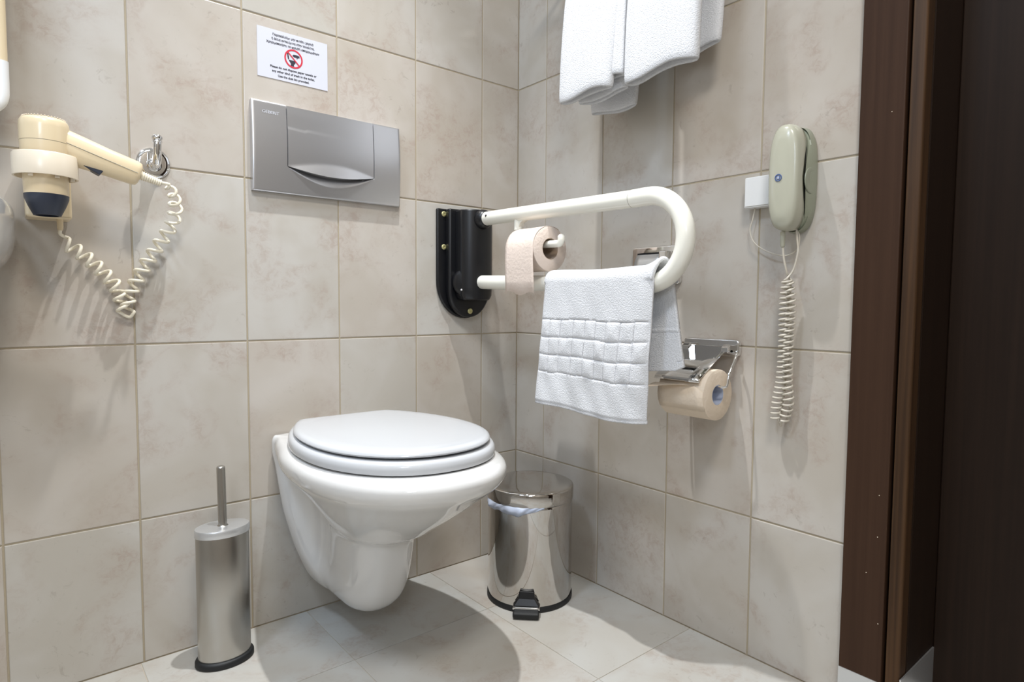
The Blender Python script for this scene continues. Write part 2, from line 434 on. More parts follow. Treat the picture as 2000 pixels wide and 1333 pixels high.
seat = obj('seat', loft([dring(.006, .4115, *sp), dring(.001, .414, *sp), dring(0, .420, *sp), dring(.001, .428, *sp), dring(.005, .4335, *sp), dring(.014, .435, *sp)]), m_seat, toilet)
lp = (.1665, -.27, -.484, .108, -.064)
lid = obj('lid', loft([dring(.008, .4358, *lp, zt=.0055), dring(.002, .4370, *lp, zt=.0055), dring(0, .4400, *lp, zt=.0055), dring(.0015, .4440, *lp, zt=.0055), dring(.006, .4466, *lp, zt=.0055), dring(.014, .4477, *lp, zt=.0055), dring(.035, .4487, *lp, zt=.0055)]), m_seat, toilet)
for s in (-1, 1):
    obj('hinge', cyl((CX+s*.055, -.047, .425), (CX+s*.095, -.047, .425), .0105, n=20), m_seat, toilet)
    obj('bumper', box(CX+s*.12-.012, CX+s*.12+.012, -.325, -.310, .4345, .438), m_white, toilet, False)

# ================================================================== FLUSH PLATE
px0, px1, pz0, pz1 = -.7130, -.3765, .9195, 1.1020
fp = thing('flush_plate', 'satin silver flush plate on wall above toilet', 'flush plate', ((px0+px1)/2, 0, pz0))
bx0, bx1 = -.6425, -.4455
def bulge(x, z):
    t = (z-pz0)/(pz1-pz0); return -.0125-.0055*math.sin(PI*t)
def arc(x, zc, d): # lens arcs between bx0,bx1
    t = (x-bx0)/(bx1-bx0); return zc-d*math.sin(PI*max(0, min(1, t)))
zl = .9760
NX, NZ = 120, 110
V = []; F = []
def yplate(x, z):
    y = bulge(x, z)
    if bx0-.0012 < x < bx1+.0012:
        lo = arc(x, zl, .0325); mi = arc(x, zl, .0125)
        if z > lo: y += .0075*min(1, (z-lo)/max(1e-4, mi-lo))
    e = min(x-px0, px1-x, z-pz0, pz1-z)
    if e < .002: y += .0012*(1-e/.002)
    return y
xs = sorted(set([px0+(px1-px0)*i/NX for i in range(NX+1)]+[bx0-.0014, bx0-.0010, bx1+.0010, bx1+.0014, px0+.001, px1-.001]))
zs = sorted(set([pz0+(pz1-pz0)*i/NZ for i in range(NZ+1)]+[pz0+.001, pz1-.001]))
for z in zs:
    for x in xs: V.append((x, yplate(x, z), z))
n1 = len(xs)
for j in range(len(zs)-1):
    for i in range(n1-1): F.append((j*n1+i, j*n1+i+1, (j+1)*n1+i+1, (j+1)*n1+i))
# side skirts
border = [(i, 0) for i in range(n1)]+[(n1-1, j) for j in range(1, len(zs))]+[(i, len(zs)-1) for i in range(n1-2, -1, -1)]+[(0, j) for j in range(len(zs)-2, 0, -1)]
bi = [j*n1+i for i, j in border]; k0 = len(V)
for b_ in bi: V.append((V[b_][0], -.0005, V[b_][2]))
for q in range(len(bi)):
    r_ = (q+1) % len(bi); F.append((bi[q], k0+q, k0+r_, bi[r_]))
pl = obj('cover_plate', (V, F), m_satin, fp); flat(pl, 40)
# button with scooped lip
V = []; F = []; NB, MB = 56, 40
for j in range(MB+1):
    for i in range(NB+1):
        x = bx0+.0006+(bx1-bx0-.0012)*i/NB; lo = arc(x, zl, .0125); hi = pz1-.0012
        t = j/MB; z = lo+(hi-lo)*t
        y = bulge(x, z)-.0006
        lenst = arc(x, zl, -.0155)     # upper arc of the lens
        if z < lenst and lenst-lo > .0005:
            q = (lenst-z)/(lenst-lo); y -= .0085*q*math.sin(PI*(x-bx0)/(bx1-bx0))
        if z > 1.0545-.02*((x-bx0)/(bx1-bx0)): pass
        rz = 1.0545; fade = max(0, 1-(x-bx0)/(.75*(bx1-bx0)))
        if z > rz: y += .0011*fade*max(0, 1-(z-rz)/.03)
        V.append((x, y, z))
for j in range(MB):
    for i in range(NB): a = j*(NB+1)+i; F.append((a, a+1, a+NB+2, a+NB+1))
k0 = len(V); bord = [i for i in range(NB+1)]+[j*(NB+1)+NB for j in range(1, MB+1)]+[MB*(NB+1)+i for i in range(NB-1, -1, -1)]+[j*(NB+1) for j in range(MB-1, 0, -1)]
for b_ in bord: V.append((V[b_][0], V[b_][1]+.0060, V[b_][2]))
for q in range(len(bord)): r_ = (q+1) % len(bord); F.append((bord[q], k0+q, k0+r_, bord[r_]))
bt = obj('flush_button', (V, F), m_satin, fp); flat(bt, 40)
text('GEBERIT', .0085, m_letter, 'raised_lettering', fp, (-.6755, bulge(0, 1.079)-.0002, 1.0800), (1, 0, 0), (0, 0, 1), ext=.0004, width=.034)

# ================================================================== SIGN
sg = thing('notice_sign', 'small white paper notice with red prohibition circle above flush plate', 'sign', (-.621, 0, 1.155))
obj('paper', box(-.696, -.547, -.0010, -.0002, 1.1545, 1.2545), m_paper, sg, False)
ysg = -.0013
for i, (s_, wd) in enumerate((("Παρακαλούμε μην πετάτε χαρτιά", .0865), ("ή άλλα αντικείμενα στην τουαλέτα.", .0905), ("Χρησιμοποιήστε το καλάθι απορριμμάτων", .1120))):
    text(s_, .0062, m_ink, 'printed_line', sg, (-.6215, ysg, 1.2445-.0085*i), (1, 0, 0), (0, 0, 1), width=wd, ext=.0001, bold=.00013)
for i, (s_, wd) in enumerate((("Please do not dispose paper towels or", .0985), ("any other kind of trash in the toilet.", .0905), ("Use the dust bin provided.", .0660))):
    text(s_, .0062, m_ink, 'printed_line', sg, (-.6215, ysg, 1.1795-.0085*i), (1, 0, 0), (0, 0, 1), width=wd, ext=.0001, bold=.00013)
cxs, czs, rs = -.6215, 1.2045, .0195
R = []
for rr in (rs, rs-.0032):
    for yy in (ysg+.0002, ysg-.0002):
        R.append([(cxs+rr*math.cos(2*PI*i/48), yy, czs+rr*math.sin(2*PI*i/48)) for i in range(48)])
obj('prohibition_ring', loft([R[0], R[1], R[3], R[2], R[0]], False, False), m_red, sg, False)
d = Vector((1, 0, -1)).normalized()*(rs-.002); e = Vector((1, 0, 1)).normalized()*.0013
c0 = Vector((cxs, ysg-.0003, czs))
obj('slash_bar', loft([[c0-d-e, c0-d+e, c0+d+e, c0+d-e], [p+Vector((0, .0003, 0)) for p in (c0-d-e, c0-d+e, c0+d+e, c0+d-e)]]), m_red, sg, False)
P_ = lambda L_: prism([(cxs+a/1000, czs+b/1000) for a, b in L_], 'y', ysg, ysg+.0003)
obj('toilet_pictogram', join(P_([(-13.5, 9.5), (-11.2, 9.8), (-10, 3), (-9.2, -2.2), (-11.5, -3.2), (-13, 2)]),
    P_([(-10.5, -3.5), (3.5, -3.6), (4.2, -6), (3, -9.5), (.2, -12), (1.2, -15.5), (-6.5, -15.5), (-5.6, -11), (-8.5, -7)])), m_ink, sg, False)
obj('hand_pictogram', join(P_([(-1.5, 7.8), (0, 9.3), (6, 9.6), (12.5, 8.2), (12.8, 4.8), (8.5, 3.8), (7.8, 1.2), (6.6, 1.2), (6.6, 4), (3.4, 3.8), (.5, 4.2), (-1, 6)]),
    P_([(-2.8, 6.6), (-1, 6.8), (1.8, 5.2), (1.2, 4.4)])), m_ink, sg, False)

# ================================================================== ROBE HOOK
hk = thing('robe_hook', 'chrome robe hook on round plate behind the hair dryer cord', 'hook', (-.888, 0, .948))
obj('round_plate', lathe((-.888, 0, .948), (0, -1, 0), [(0.0002, .0285), (.003, .0285), (.0055, .026), (.0065, .02), (.0068, .008)]), m_chrome, hk)
obj('collar', lathe((-.888, -.006, .944), (0, -1, 0), [(0, .012), (.004, .0125), (.008, .0105), (.012, .009)], 28), m_chrome, hk)
obj('hook_arm', sweep(cr([(-.888, -.010, .944), (-.888, -.022, .941), (-.888, -.034, .945), (-.888, -.041, .957), (-.888, -.044, .972), (-.888, -.044, .979)], 6), lambda t: .0082-.0012*math.sin(PI*t*.5)*(1), 18), m_chrome, hk)
obj('ball_tip', join(lathe((-.888, -.044, .9775), (0, 0, 1), [(0, .0070), (.001, .0084), (.003, .0084), (.004, .0072)], 24), lathe((-.888, -.044, .9815), (0, 0, 1), [(0, .0068), (.002, .0088), (.005, .0094), (.008, .0082), (.0105, .0045), (.0112, .001)], 24)), m_chrome, hk)

# ================================================================== HAIR DRYER
hx, hy = -1.0545, -.100
hd = thing('hair_dryer', 'cream wall-mounted hair dryer hanging nozzle down beside robe hook', 'hair dryer', (hx, 0, .82))
obj('motor_housing', lathe((hx, hy, .938), (0, 0, 1), [(0, .0325), (.022, .0328), (.030, .0322), (.0345, .0300), (.0365, .0265), (.0372, .024)], 48), m_beige, hd)
for o_ in (obj('intake_grille', join(*[lathe((hx+.0275*math.cos(a), hy+.0275*math.sin(a), .9745), (0, 0, 1), [(0, .0011), (.0013, .0009)], 6) for a in [2*PI*k/40 for k in range(40)]]), m_beige2, hd),): pass
obj('lower_housing', lathe((hx, hy, .857), (0, 0, 1), [(0, .0285), (.0, .0290), (.045, .0305), (.065, .0320), (.0802, .0324)], 48), m_beige, hd)
obj('seam', lathe((hx, hy, .9369), (0, 0, 1), [(0, .0321), (.0012, .0321)], 48), m_joint, hd)
# holder ring
R = []
for r_, z in ((.0425, .884), (.0428, .886), (.0428, .917), (.0415, .919), (.0395, .919), (.0385, .915), (.0385, .886), (.0395, .884)):
    R.append([(hx+r_*math.cos(2*PI*i/56), hy+r_*math.sin(2*PI*i/56), z) for i in range(56)])
ring = obj('holder_ring', loft(R+[R[0]], False, False), m_beige2, hd); flat(ring, 50)
for a in (-2.2, -1.2, -.2, .9, 2.2):
    obj('ring_clip', box(hx+.0345*math.cos(a)-.003, hx+.0345*math.cos(a)+.003, hy+.0345*math.sin(a)-.003, hy+.0345*math.sin(a)+.003, .881, .892), m_beige2, hd, False)
# nozzle
V, F = lathe((hx, hy, .857), (0, 0, -1), [(0, .0295), (.006, .0290), (.018, .0245), (.032, .0180), (.032, .0150), (.012, .0170)], 40, False, True)
nz = obj('nozzle', (V, F), m_navy, hd); flat(nz, 40)
# bracket
br = obj('wall_bracket', join(box(hx-.026, hx+.036, -.052, -.001, .827, .935)), m_beige, hd, False); mod_bevel(br, .004, 3)
ar = obj('bracket_arm', box(hx-.018, hx+.018, -.062, -.046, .893, .923), m_beige2, hd, False); mod_bevel(ar, .003)
# handle
def hring(c, ax, ry, rz, n=28):
    c = Vector(c); a = Vector(ax).normalized(); side = Vector((0, 1, 0)); u = a.cross(side).normalized()
    return [c+side*ry*math.copysign(abs(math.cos(t))**.8, math.cos(t))+u*rz*math.copysign(abs(math.sin(t))**.8, math.sin(t)) for t in [2*PI*i/n for i in range(n)]]
h0, h1 = Vector((hx+.012, hy, .941)), Vector((-.925, hy, .906)); dv = h1-h0
H = [hring(h0, dv, .0185, .0275), hring(h0+dv*.25, dv, .018, .0255), hring(h0+dv*.6, dv, .017, .0220), hring(h0+dv*.93, dv, .0165, .0205), hring(h0+dv*.98, dv, .0145, .0185), hring(h1, dv, .010, .014)]
obj('handle', loft(H), m_beige, hd)
obj('handle_seam', sweep([h0+dv*t+Vector((0, -.0186+.0016*t, .004-.006*t)) for t in (.12, .4, .7, .95)], .0005, 6), m_joint, hd)
sw = prism([(-1.013, .9125), (-.998, .9110), (-.976, .9080), (-.984, .8965), (-.990, .8995)], 'y', hy-.012, hy+.006)
sw = obj('rocker_switch', sw, m_navy, hd, False); mod_bevel(sw, .001)
obj('strain_relief', lathe(h1-dv.normalized()*.002, Vector((.05, .007, -.014)), [(0, .0062)]+[(k*.0035+.001+s_, (.0082 if s_ else .0066)-.00022*k) for k in range(10) for s_ in (0, .0018)], 18), m_cord, hd)
obj('cable_stub', lathe((-1.0345, -.035, .829), (0, 0, -1), [(0, .0048), (.016, .0045), (.020, .0035)], 16), m_beige, hd)
pA = [(-.884, -.094, .8965), (-.871, -.075, .885), (-.862, -.048, .862), (-.866, -.028, .832), (-.885, -.019, .797), (-.912, -.016, .750), (-.934, -.015, .702), (-.938, -.015, .672)]
lowp = [(-.938, -.015, .672), (-.936, -.012, .662), (-.944, -.013, .676)]
pB = [(-.944, -.014, .676), (-.954, -.015, .714), (-.976, -.016, .744), (-1.003, -.017, .771), (-1.028, -.019, .790)]
cA = coil(pA, lambda t: .0045+.0060*min(1, t*5), 13)
cB = coil(pB, .0105, 7.5)
cp = cA+cr([cA[-1], lowp[1], cB[0]], 6)[1:-1]+cB+cr([cB[-1], (-1.034, -.030, .803), (-1.0345, -.035, .812)], 5)[1:]
obj('coiled_cord', sweep([(-.893, -.099, .8975)]+cp, .0028, 8), m_cord, hd)

# ================================================================== GRAB RAIL
bxr = -.183
gr = thing('grab_rail', 'cream folding grab rail with black wall mount right of toilet', 'grab rail', (bxr, 0, .653))
def ucontour(hw, zt, zb, n=20, r=.006):
    pts = [(bxr-hw, zt), (bxr+hw, zt)]
    zc_ = zb+hw*1.12
    for i in range(n+1):
        a = -PI*i/n; pts.append((bxr+hw*math.cos(a), zc_+hw*1.12*math.sin(a)))
    return pts
bp_ = obj('wall_plate', prism(ucontour(.0865, .9290, .6530), 'y', -.0105, -.0008), m_black, gr); mod_bevel(bp_, .004, 3); flat(bp_, 40)
b2_ = obj('raised_rim', prism(ucontour(.063, .9285, .6560), 'y', -.030, -.0105), m_black, gr); mod_bevel(b2_, .005, 3); flat(b2_, 40)
b3_ = obj('pivot_housing', join(loft([[(bxr+x*s_, y, z) for x, y in [(-.046, -.028), (-.046, -.055)]+[(.046*math.cos(a), -.055-.030*math.sin(a)) for a in [PI-PI*i/14 for i in range(15)]]+[(.046, -.055), (.046, -.028)]] for z, s_ in ((.700, .80), (.712, .97), (.73, 1.), (.91, 1.), (.924, .97))])), m_black, gr); mod_bevel(b3_, .003, 2); flat(b3_, 50)
obj('pivot_boss', lathe((bxr-.020, -.046, .7445), (-.9, -.8, 0), [(0, .036), (.014, .036), (.022, .032), (.026, .022), (.0275, .008)], 36), m_black, gr)
obj('upper_collar', lathe((bxr, -.060, .9005), (0, -1, 0), [(0, .024), (.026, .0245), (.034, .0225), (.040, .0185), (.041, .017)], 36), m_black, gr)
obj('lower_collar', lathe((bxr, -.050, .7445), (0, -1, 0), [(0, .026), (.020, .0255), (.026, .022), (.0285, .017)], 36), m_black, gr)
for (x, y, z, r_) in ((-.2505, -.0105, .9155, .0068), (-.2505, -.0105, .8330, .0068), (-.184, -.0310, .672, .0072)):
    s_ = obj('screw', join(lathe((x, y, z), (0, -1, 0), [(0, r_), (.002, r_), (.0032, r_*.75), (.0032, r_*.45), (.0015, r_*.40)], 20)), m_brass, gr); s_['label'] = 'brass screw'
for (x, y, z) in ((-.2225, -.063, .893), (-.229, -.058, .725), (-.214, -.073, .722)):
    obj('rivet', lathe((x, y, z), (-.5, -1, 0), [(0, .0028), (.0015, .0026), (.0022, .001)], 10), m_satin, gr)
ru = .0172
P0, P1 = Vector((bxr, -.098, .9010)), Vector((bxr, -.560, .8915))
Q0, Q1 = Vector((bxr, -.076, .7450)), Vector((bxr, -.582, .7285))
bend = []
yc2, zc2, rb = -.5975, .8100, .0815
bend = [Vector((bxr, yc2-rb*1.0*math.sin(a), zc2+rb*math.cos(a))) for a in [PI*i/24 for i in range(25)]]
mid = [P0, P0.lerp(P1, .5), P1]
obj('upper_tube', sweep([P0, P0.lerp(P1, .33), P0.lerp(P1, .66), P1], ru-.0003, 32), m_cream, gr)
pts = [P1]+bend+[Q1.lerp(Q0, .15)]+[Q1.lerp(Q0, .5), Q0]
obj('bent_tube', sweep(cr([P1+Vector((0, .001, 0))]+bend[::2]+[Q1+Vector((0, .03, .0005)), Q1.lerp(Q0, .4), Q0], 4), ru, 32), m_cream, gr)
obj('tube_joint', lathe(P1+Vector((0, .0010, 0)), (0, -1, 0), [(0, ru+.0001), (.0010, ru+.0001)], 32), m_joint, gr)
obj('set_screw', lathe((bxr-.0155, -.118, .9045), (-1, 0, .25), [(0, .0030), (.0018, .0028), (.0019, .001)], 12), m_dark, gr)
# holder for the roll: post + rod with turned-up tip
RC = (-.183, .8130)
obj('roll_arm', sweep(cr([(bxr, -.222, .890), (bxr, -.222, .866), (bxr, -.2225, .845), (bxr, -.2265, .8320), (bxr, -.240, .8265), (bxr, -.300, .8235), (bxr, -.352, .8215), (bxr, -.3615, .8235), (bxr, -.3650, .829), (bxr, -.365, .835)], 5), .0080, 18), m_cream, gr)
obj('arm_post', cyl((bxr, -.222, .889), (bxr, -.222, .862), .0105, n=24), m_cream, gr)
obj('arm_gusset', prism([(-.230, .8870), (-.258, .8865), (-.236, .8780), (-.231, .868)], 'x', bxr-.007, bxr+.007), m_cream, gr, False)
obj('rod_cap', lathe((bxr, -.365, .834), (0, 0, 1), [(0, .0081), (.003, .0076), (.006, .005), (.0073, .001)], 18), m_cream, gr)

def tissue_roll(name, label, axis_c, y0, y1, R_, rin, m, core_m, tail_pts, tail_y=None):
    t = thing(name, label, 'toilet paper', (axis_c[0], (y0+y1)/2, axis_c[1]-R_), 'toilet paper rolls')
    n = 56; rings = []
    for r_, y in ((rin, y0), (R_-.001, y0), (R_, y0-.0008), (R_, y1+.0008), (R_-.001, y1), (rin, y1), (rin, y0)):
        rings.append([(axis_c[0]+r_*math.cos(2*PI*i/n), y, axis_c[1]+r_*math.sin(2*PI*i/n)) for i in range(n)])
    o = obj('roll_body', loft(rings, False, False), m, t); flat(o, 50)
    c = []
    for r_, y in ((rin-.0002, y0-.0005), (rin-.0002, y1+.0005), (rin-.0014, y1+.0005), (rin-.0014, y0-.0005), (rin-.0002, y0-.0005)):
        c.append([(axis_c[0]+r_*math.cos(2*PI*i/36), y, axis_c[1]+r_*math.sin(2*PI*i/36)) for i in range(36)])
    flat(obj('core', loft(c, False, False), core_m, t), 50)
    return t
# roll 1 on grab rail
t1 = tissue_roll('toilet_roll', 'pinkish grey toilet roll on the grab rail arm, sheet hanging over lower tube', (RC[0], .8118), -.234, -.331, .0490, .0235, m_tissue, m_core, None)
ty0, ty1 = -.2345, -.3300
prof = [(RC[0]+.0499*math.cos(a), .8118+.0499*math.sin(a)) for a in [math.radians(d_) for d_ in range(60, 185, 10)]]
prof += [(RC[0]-.0510, .79), (RC[0]-.0500, .765), (RC[0]-.0485, .742), (RC[0]-.0470, .716)]
V = []; F = []; NT = 12
for i, (x, z) in enumerate(prof):
    for k in range(NT+1):
        u = k/NT; y = ty0+(ty1-ty0)*u
        zz = z
        if i == len(prof)-1: zz += .004*math.sin(u*9)-.004*u
        V.append((x-.0012*math.sin(u*5+i*.4), y, zz))
for i in range(len(prof)-1):
    for k in range(NT): a = i*(NT+1)+k; F.append((a, a+1, a+NT+2, a+NT+1))
mod_solid(obj('hanging_sheet', (V, F), m_tissue, t1), .0008)

# ================================================================== WAFFLE TOWEL ON LOWER TUBE
def towel_front():
    # s = arc length parameter over profile (x,z), t along y
    bz = .7370; r = .0235
    V = []; NS, NTT = 230, 150
    zbf, zbb = .478, .562
    Lf = bz-zbf; La = PI*r; Lb = bz-zbb; tot = Lf+La+Lb
    for i in range(NS+1):
        s = tot*i/NS
        for k in range(NTT+1):
            t = k/NTT
            sag = 0
            if s < Lf:   # front leg, s=0 at the hem
                z = zbf+s; h = (bz-z)/Lf
                yL, yR = -.342+.022*h, -.628+.018*h
                zz = z-(.004+.010*math.sin(max(0, (t-.25))*3.4))*h**1.5*1.0
                x = bxr-r-.004*h-.0055*h*math.sin(t*7+1.2)*(.4+.6*h)+.010*h*h*max(0, t-.75)/.25
                y = yL+(yR-yL)*t
                # rounded right edge turning back
                e = max(0, (t-.90)/.10); x += .012*e*e*(.4+.6*h); 
                e2 = max(0, (.03-t)/.03); x += .004*e2*e2
                # waffle band
                gz0, gz1 = .5485, .6600
                gy = t*9.1+.10*math.sin(t*13+z*9); tz = (z-gz0)/(gz1-gz0)*3+.03*math.sin(t*11)+.015*math.sin(t*31+z*40)
                hgt = 0
                if -.02 < tz < 3.02:
                    a = abs(math.sin(PI*gy)); b = abs(math.sin(PI*tz))
                    hgt = -.0030*(1-min(1, a*3.2)**.7) if a*3.2 < 1 else 0
                    hb = -.0030*(1-min(1, b*3.0)**.7) if b*3.0 < 1 else 0
                    hgt = min(hgt, hb)+.0026*min(a, b)*(.6+.4*math.sin(int(gy)*2.1+int(tz)*3.7))
                x -= hgt*min(1, max(0, (1-t)/.03), 1)*min(1, t/.02)
                n_ = (.0016*math.sin(z*61+t*9)*math.sin(t*23+z*17)+.0022*math.sin(z*23+t*13+1)*math.sin(t*11-z*15))*h**.6
                if zz < zbf+.02 and h > .97: x += .002
                V.append((x-n_, y, zz))
            elif s < Lf+La:
                a = PI-(s-Lf)/r
                y = -.342+(-.628+.342)*t-.010*t*math.sin((s-Lf)/La*PI/2)
                lift = 0.016*max(0, (t-.86)/.14)**1.5
                V.append((bxr+r*math.cos(a), y, bz+r*.95*math.sin(a)+.0015*math.sin(t*8+1)*math.sin(a)+lift*math.sin(a)))
            else:
                d_ = s-Lf-La; h = d_/Lb; z = bz-d_
                yL, yR = -.342+.01*h, -.638-.022*h
                x = bxr+r+.010*h+.004*h*math.sin(t*6)
                zz = z+.012*h*max(0, t-.6)/.4-.004*h
                if t > .95 and h > .9: zz += .006*(t-.95)/.05
                bandz = 1 if abs(z-.640) < .0015 else 0
                V.append((x-.0015*bandz, yL+(yR-yL)*t, zz))
    F = [(i*(NTT+1)+k, i*(NTT+1)+k+1, (i+1)*(NTT+1)+k+1, (i+1)*(NTT+1)+k) for i in range(NS) for k in range(NTT)]
    return V, F
tw = obj('hand_towel', towel_front(), m_towel); props(tw, 'white hand towel with a waffle band draped over the cream grab rail', 'towel')
mod_solid(tw, .0075, 0)

# ================================================================== BATH TOWELS ON RAIL ABOVE
rl = thing('towel_rail', 'chrome towel rail on the right wall holding two folded bath towels', 'towel rail', (0, -.48, 1.50))
obj('bar', cyl((-.095, -.20, 1.50), (-.095, -.80, 1.50), .009, n=24), m_chrome, rl)
for y in (-.215, -.785):
    obj('bracket', join(cyl((-.0005, y, 1.50), (-.006, y, 1.50), .024), cyl((-.004, y, 1.50), (-.100, y, 1.50), .007)), m_chrome, rl)
def fold_loop(y0, y1, xc_, th, z, wob, n=48, ph=0):
    out = []
    for i in range(n):
        a = 2*PI*i/n; c, s_ = math.cos(a), math.sin(a)
        y = (y0+y1)/2+(y1-y0)/2*math.copysign(abs(c)**.55, c)
        x = xc_+th/2*math.copysign(abs(s_)**.7, s_)*(1+.25*math.sin((y-y0)*40+ph))
        out.append((x+wob*math.sin((y-y0)*22+ph+z*3), y, z+.004*math.sin(y*40+ph)))
    return out
def bath_towel(label, legs, ybar):
    t = thing('bath_towel', label, 'towel', (-.095, (ybar[0]+ybar[1])/2, 1.12), 'bath towels on the rail')
    for nm, y0, y1, xb, th, z0, sl, ph in legs:
        rings = []
        for k in range(15):
            u = k/14; z = z0+(1.515-z0)*u
            xx = xb+( -.095+(.022 if xb > -.095 else -.022) - xb)*u**2
            r_ = fold_loop(y0+(ybar[0]-y0)*u, y1+(ybar[1]-y1)*u, xx, th*(1-.35*u), 0, .004*(1-u), ph=ph)
            rings.append([(p[0], p[1], z+(p[2])*(1-u)+sl*(p[1]-y0)*(1-u)) for p in r_])
        o = obj(nm, loft(rings, False, True), m_towel, t); mod_solid(o, .006, 0); mod_sub(o, 1)
        # hem band
        h0_ = [[(p[0]-.0 , p[1], p[2]+dz) for p in rings[0]] for dz in (.0, .003)]
    # cap over the bar
    V = []
    for k in range(13):
        a = PI*k/12
        for j in range(9):
            V.append((-.095-.033*math.cos(a), ybar[0]+(ybar[1]-ybar[0])*j/8, 1.512+.030*math.sin(a)))
    F = [(i*9+j, i*9+j+1, i*9+j+10, i*9+j+9) for i in range(12) for j in range(8)]
    mod_solid(obj('fold_over_bar', (V, F), m_towel, t), .014, 0)
    return t
bath_towel('white folded bath towel hanging nearer the room corner', [
    ('front_layer', -.331, -.475, -.155, .024, 1.128, .02, 0.3),
    ('front_layer', -.452, -.500, -.148, .020, 1.147, .02, 1.3),
    ('inner_layer', -.350, -.488, -.118, .018, 1.128, .02, 2.),
    ('back_layer', -.335, -.460, -.060, .020, 1.118, .03, 2.6)], (-.335, -.500))
bath_towel('white folded bath towel hanging nearer the telephone', [
    ('front_layer', -.513, -.676, -.155, .026, 1.122, -.02, 1.1),
    ('back_layer', -.520, -.652, -.050, .022, 1.185, .0, 2.2)], (-.513, -.676))

# ================================================================== PAPER HOLDERS ON RIGHT WALL
def holder(y0, y1, z0, z1, label, cover_open, name='toilet_paper_holder'):
    t = thing(name, label, 'paper holder', (0, (y0+y1)/2, z0), 'chrome paper holders')
    p = obj('back_plate', prism(rrect(y1, y0, z0, z1, .008), 'x', -.012, -.0005), m_chrome, t); mod_bevel(p, .003, 3); flat(p, 40)
    return t
h1_ = holder(-.560, -.6865, .590, .6235, 'chrome paper holder with flap cover holding a tan roll left of telephone cord', True)
for y in (-.578, -.668):
    lg = obj('hinge_lug', prism([(-.010, .613), (-.024, .6145), (-.032, .608), (-.033, .598), (-.028, .597), (-.010, .597)], 'y', y-.008, y+.008), m_chrome, h1_, False); mod_bevel(lg, .0015, 2)
cvp = [(-.018, .6085), (-.0880, .5665), (-.0895, .5655), (-.1120, .5525), (-.1130, .5515), (-.1160, .5455)]
V = []; F = []
for (x, z) in cvp:
    for y in (-.5660, -.600, -.640, -.6680): V.append((x, y, z))
for i in range(len(cvp)-1):
    for k in range(3): F.append((i*4+k, i*4+k+1, i*4+k+5, i*4+k+4))
cv = obj('flap_cover', (V, F), m_chrome, h1_); mod_solid(cv, .0012); flat(cv, 25)
AX = (-.0660, .5195)
obj('wire_arm', sweep(cr([(-.016, -.6830, .600), (-.026, -.6905, .598), (-.036, -.6925, .585), (-.055, -.6930, .560), (-.0610, -.6930, .5400), (-.0640, -.6880, .5355), (-.0660, -.6700, .5350), (-.066, -.575, .5350), (-.0650, -.5660, .5375), (-.060, -.5630, .545), (-.040, -.5630, .585), (-.016, -.566, .598)], 5), .0027, 10), m_chrome, h1_)
t2 = tissue_roll('toilet_roll', 'tan toilet roll in the chrome holder, folded end under the flap', AX, -.574, -.6775, .0488, .0195, m_tissue2, m_bluec, None)
# tail: from the roll front up under flap and folded to a point
fl = [(AX[0]+.0496*math.cos(a), AX[1]+.0496*math.sin(a)) for a in [math.radians(d_) for d_ in (215, 200, 185, 170, 158)]]
V = []; F = []
prof = fl+[(-.122, .5400), (-.134, .5385), (-.146, .5350)]
for i, (x, z) in enumerate(prof):
    q = max(0, (i-3)/4)
    ya, yb = -.5745, -.6770+.085*q
    for k in range(7): V.append((x-.006*q*(1-k/6), ya+(yb-ya)*k/6, z-.003*q*(1-k/6)))
for i in range(len(prof)-1):
    for k in range(6): a = i*7+k; F.append((a, a+1, a+8, a+7))
mod_solid(obj('folded_tail', (V, F), m_tissue2, t2), .0010)
# second holder, mostly hidden by the towel and rail
h2_ = holder(-.4180, -.5450, .7350, .8185, 'chrome wall holder half hidden behind the grab rail bend and hand towel', False, 'toilet_paper_holder')
cp2 = obj('slot', box(-.0128, -.0118, -.5050, -.4340, .7420, .8050), m_dark, h2_, False)
V = []; F = []
for (x, z) in ((-.0120, .8010), (-.0160, .8000), (-.0240, .7860), (-.0300, .7600), (-.0300, .7450)):
    for k in range(6): V.append((x, -.4360-.066*k/5, z))
for i in range(4):
    for k in range(5): a = i*6+k; F.append((a, a+1, a+7, a+6))
c3 = obj('curved_flap', (V, F), m_satin2, h2_); mod_solid(c3, .0015)
for y in (-.514,):
    lg = obj('hinge_lug', box(-.030, -.011, y-.010, y+.010, .783, .806), m_chrome, h2_, False); mod_bevel(lg, .003, 3)

# ================================================================== SOCKET + PHONE
so = thing('phone_socket', 'small white phone socket box left of the wall telephone', 'socket', (0, -.718, .872))
o = obj('box', box(-.022, -.0005, -.7440, -.6950, .8740, .9310), m_white, so, False); mod_bevel(o, .002, 3)
obj('lid_seam', box(-.0226, -.0219, -.7430, -.6975, .8765, .8772), m_joint, so, False)
ph = thing('wall_telephone', 'greenish ivory wall telephone beside the door frame', 'telephone', (0, -.793, .818))
def oblong(yc_, hw, z0, z1, n_exp=3.0, N=40, off=0.):
    zc_, hh = (z0+z1)/2, (z1-z0)/2; out = []
    for i in range(N):
        a = 2*PI*i/N; c, s_ = math.cos(a), math.sin(a)
        # capsule-like outline
        out.append((yc_+hw*math.copysign(abs(c)**(2/2.6), c), zc_+hh*math.copysign(abs(s_)**(2/3.4), s_)))
    return out
ybx, zlo, zhi = -.7910, .8200, 1.0060
def pring(yc_, hw, z0, z1, x): return [(x(z) if callable(x) else x, y, z) for y, z in oblong(yc_, hw, z0, z1)]
wavez = lambda z: -.034-.0100*math.cos((z-.912)/.092*PI)   # gap profile between base and handset
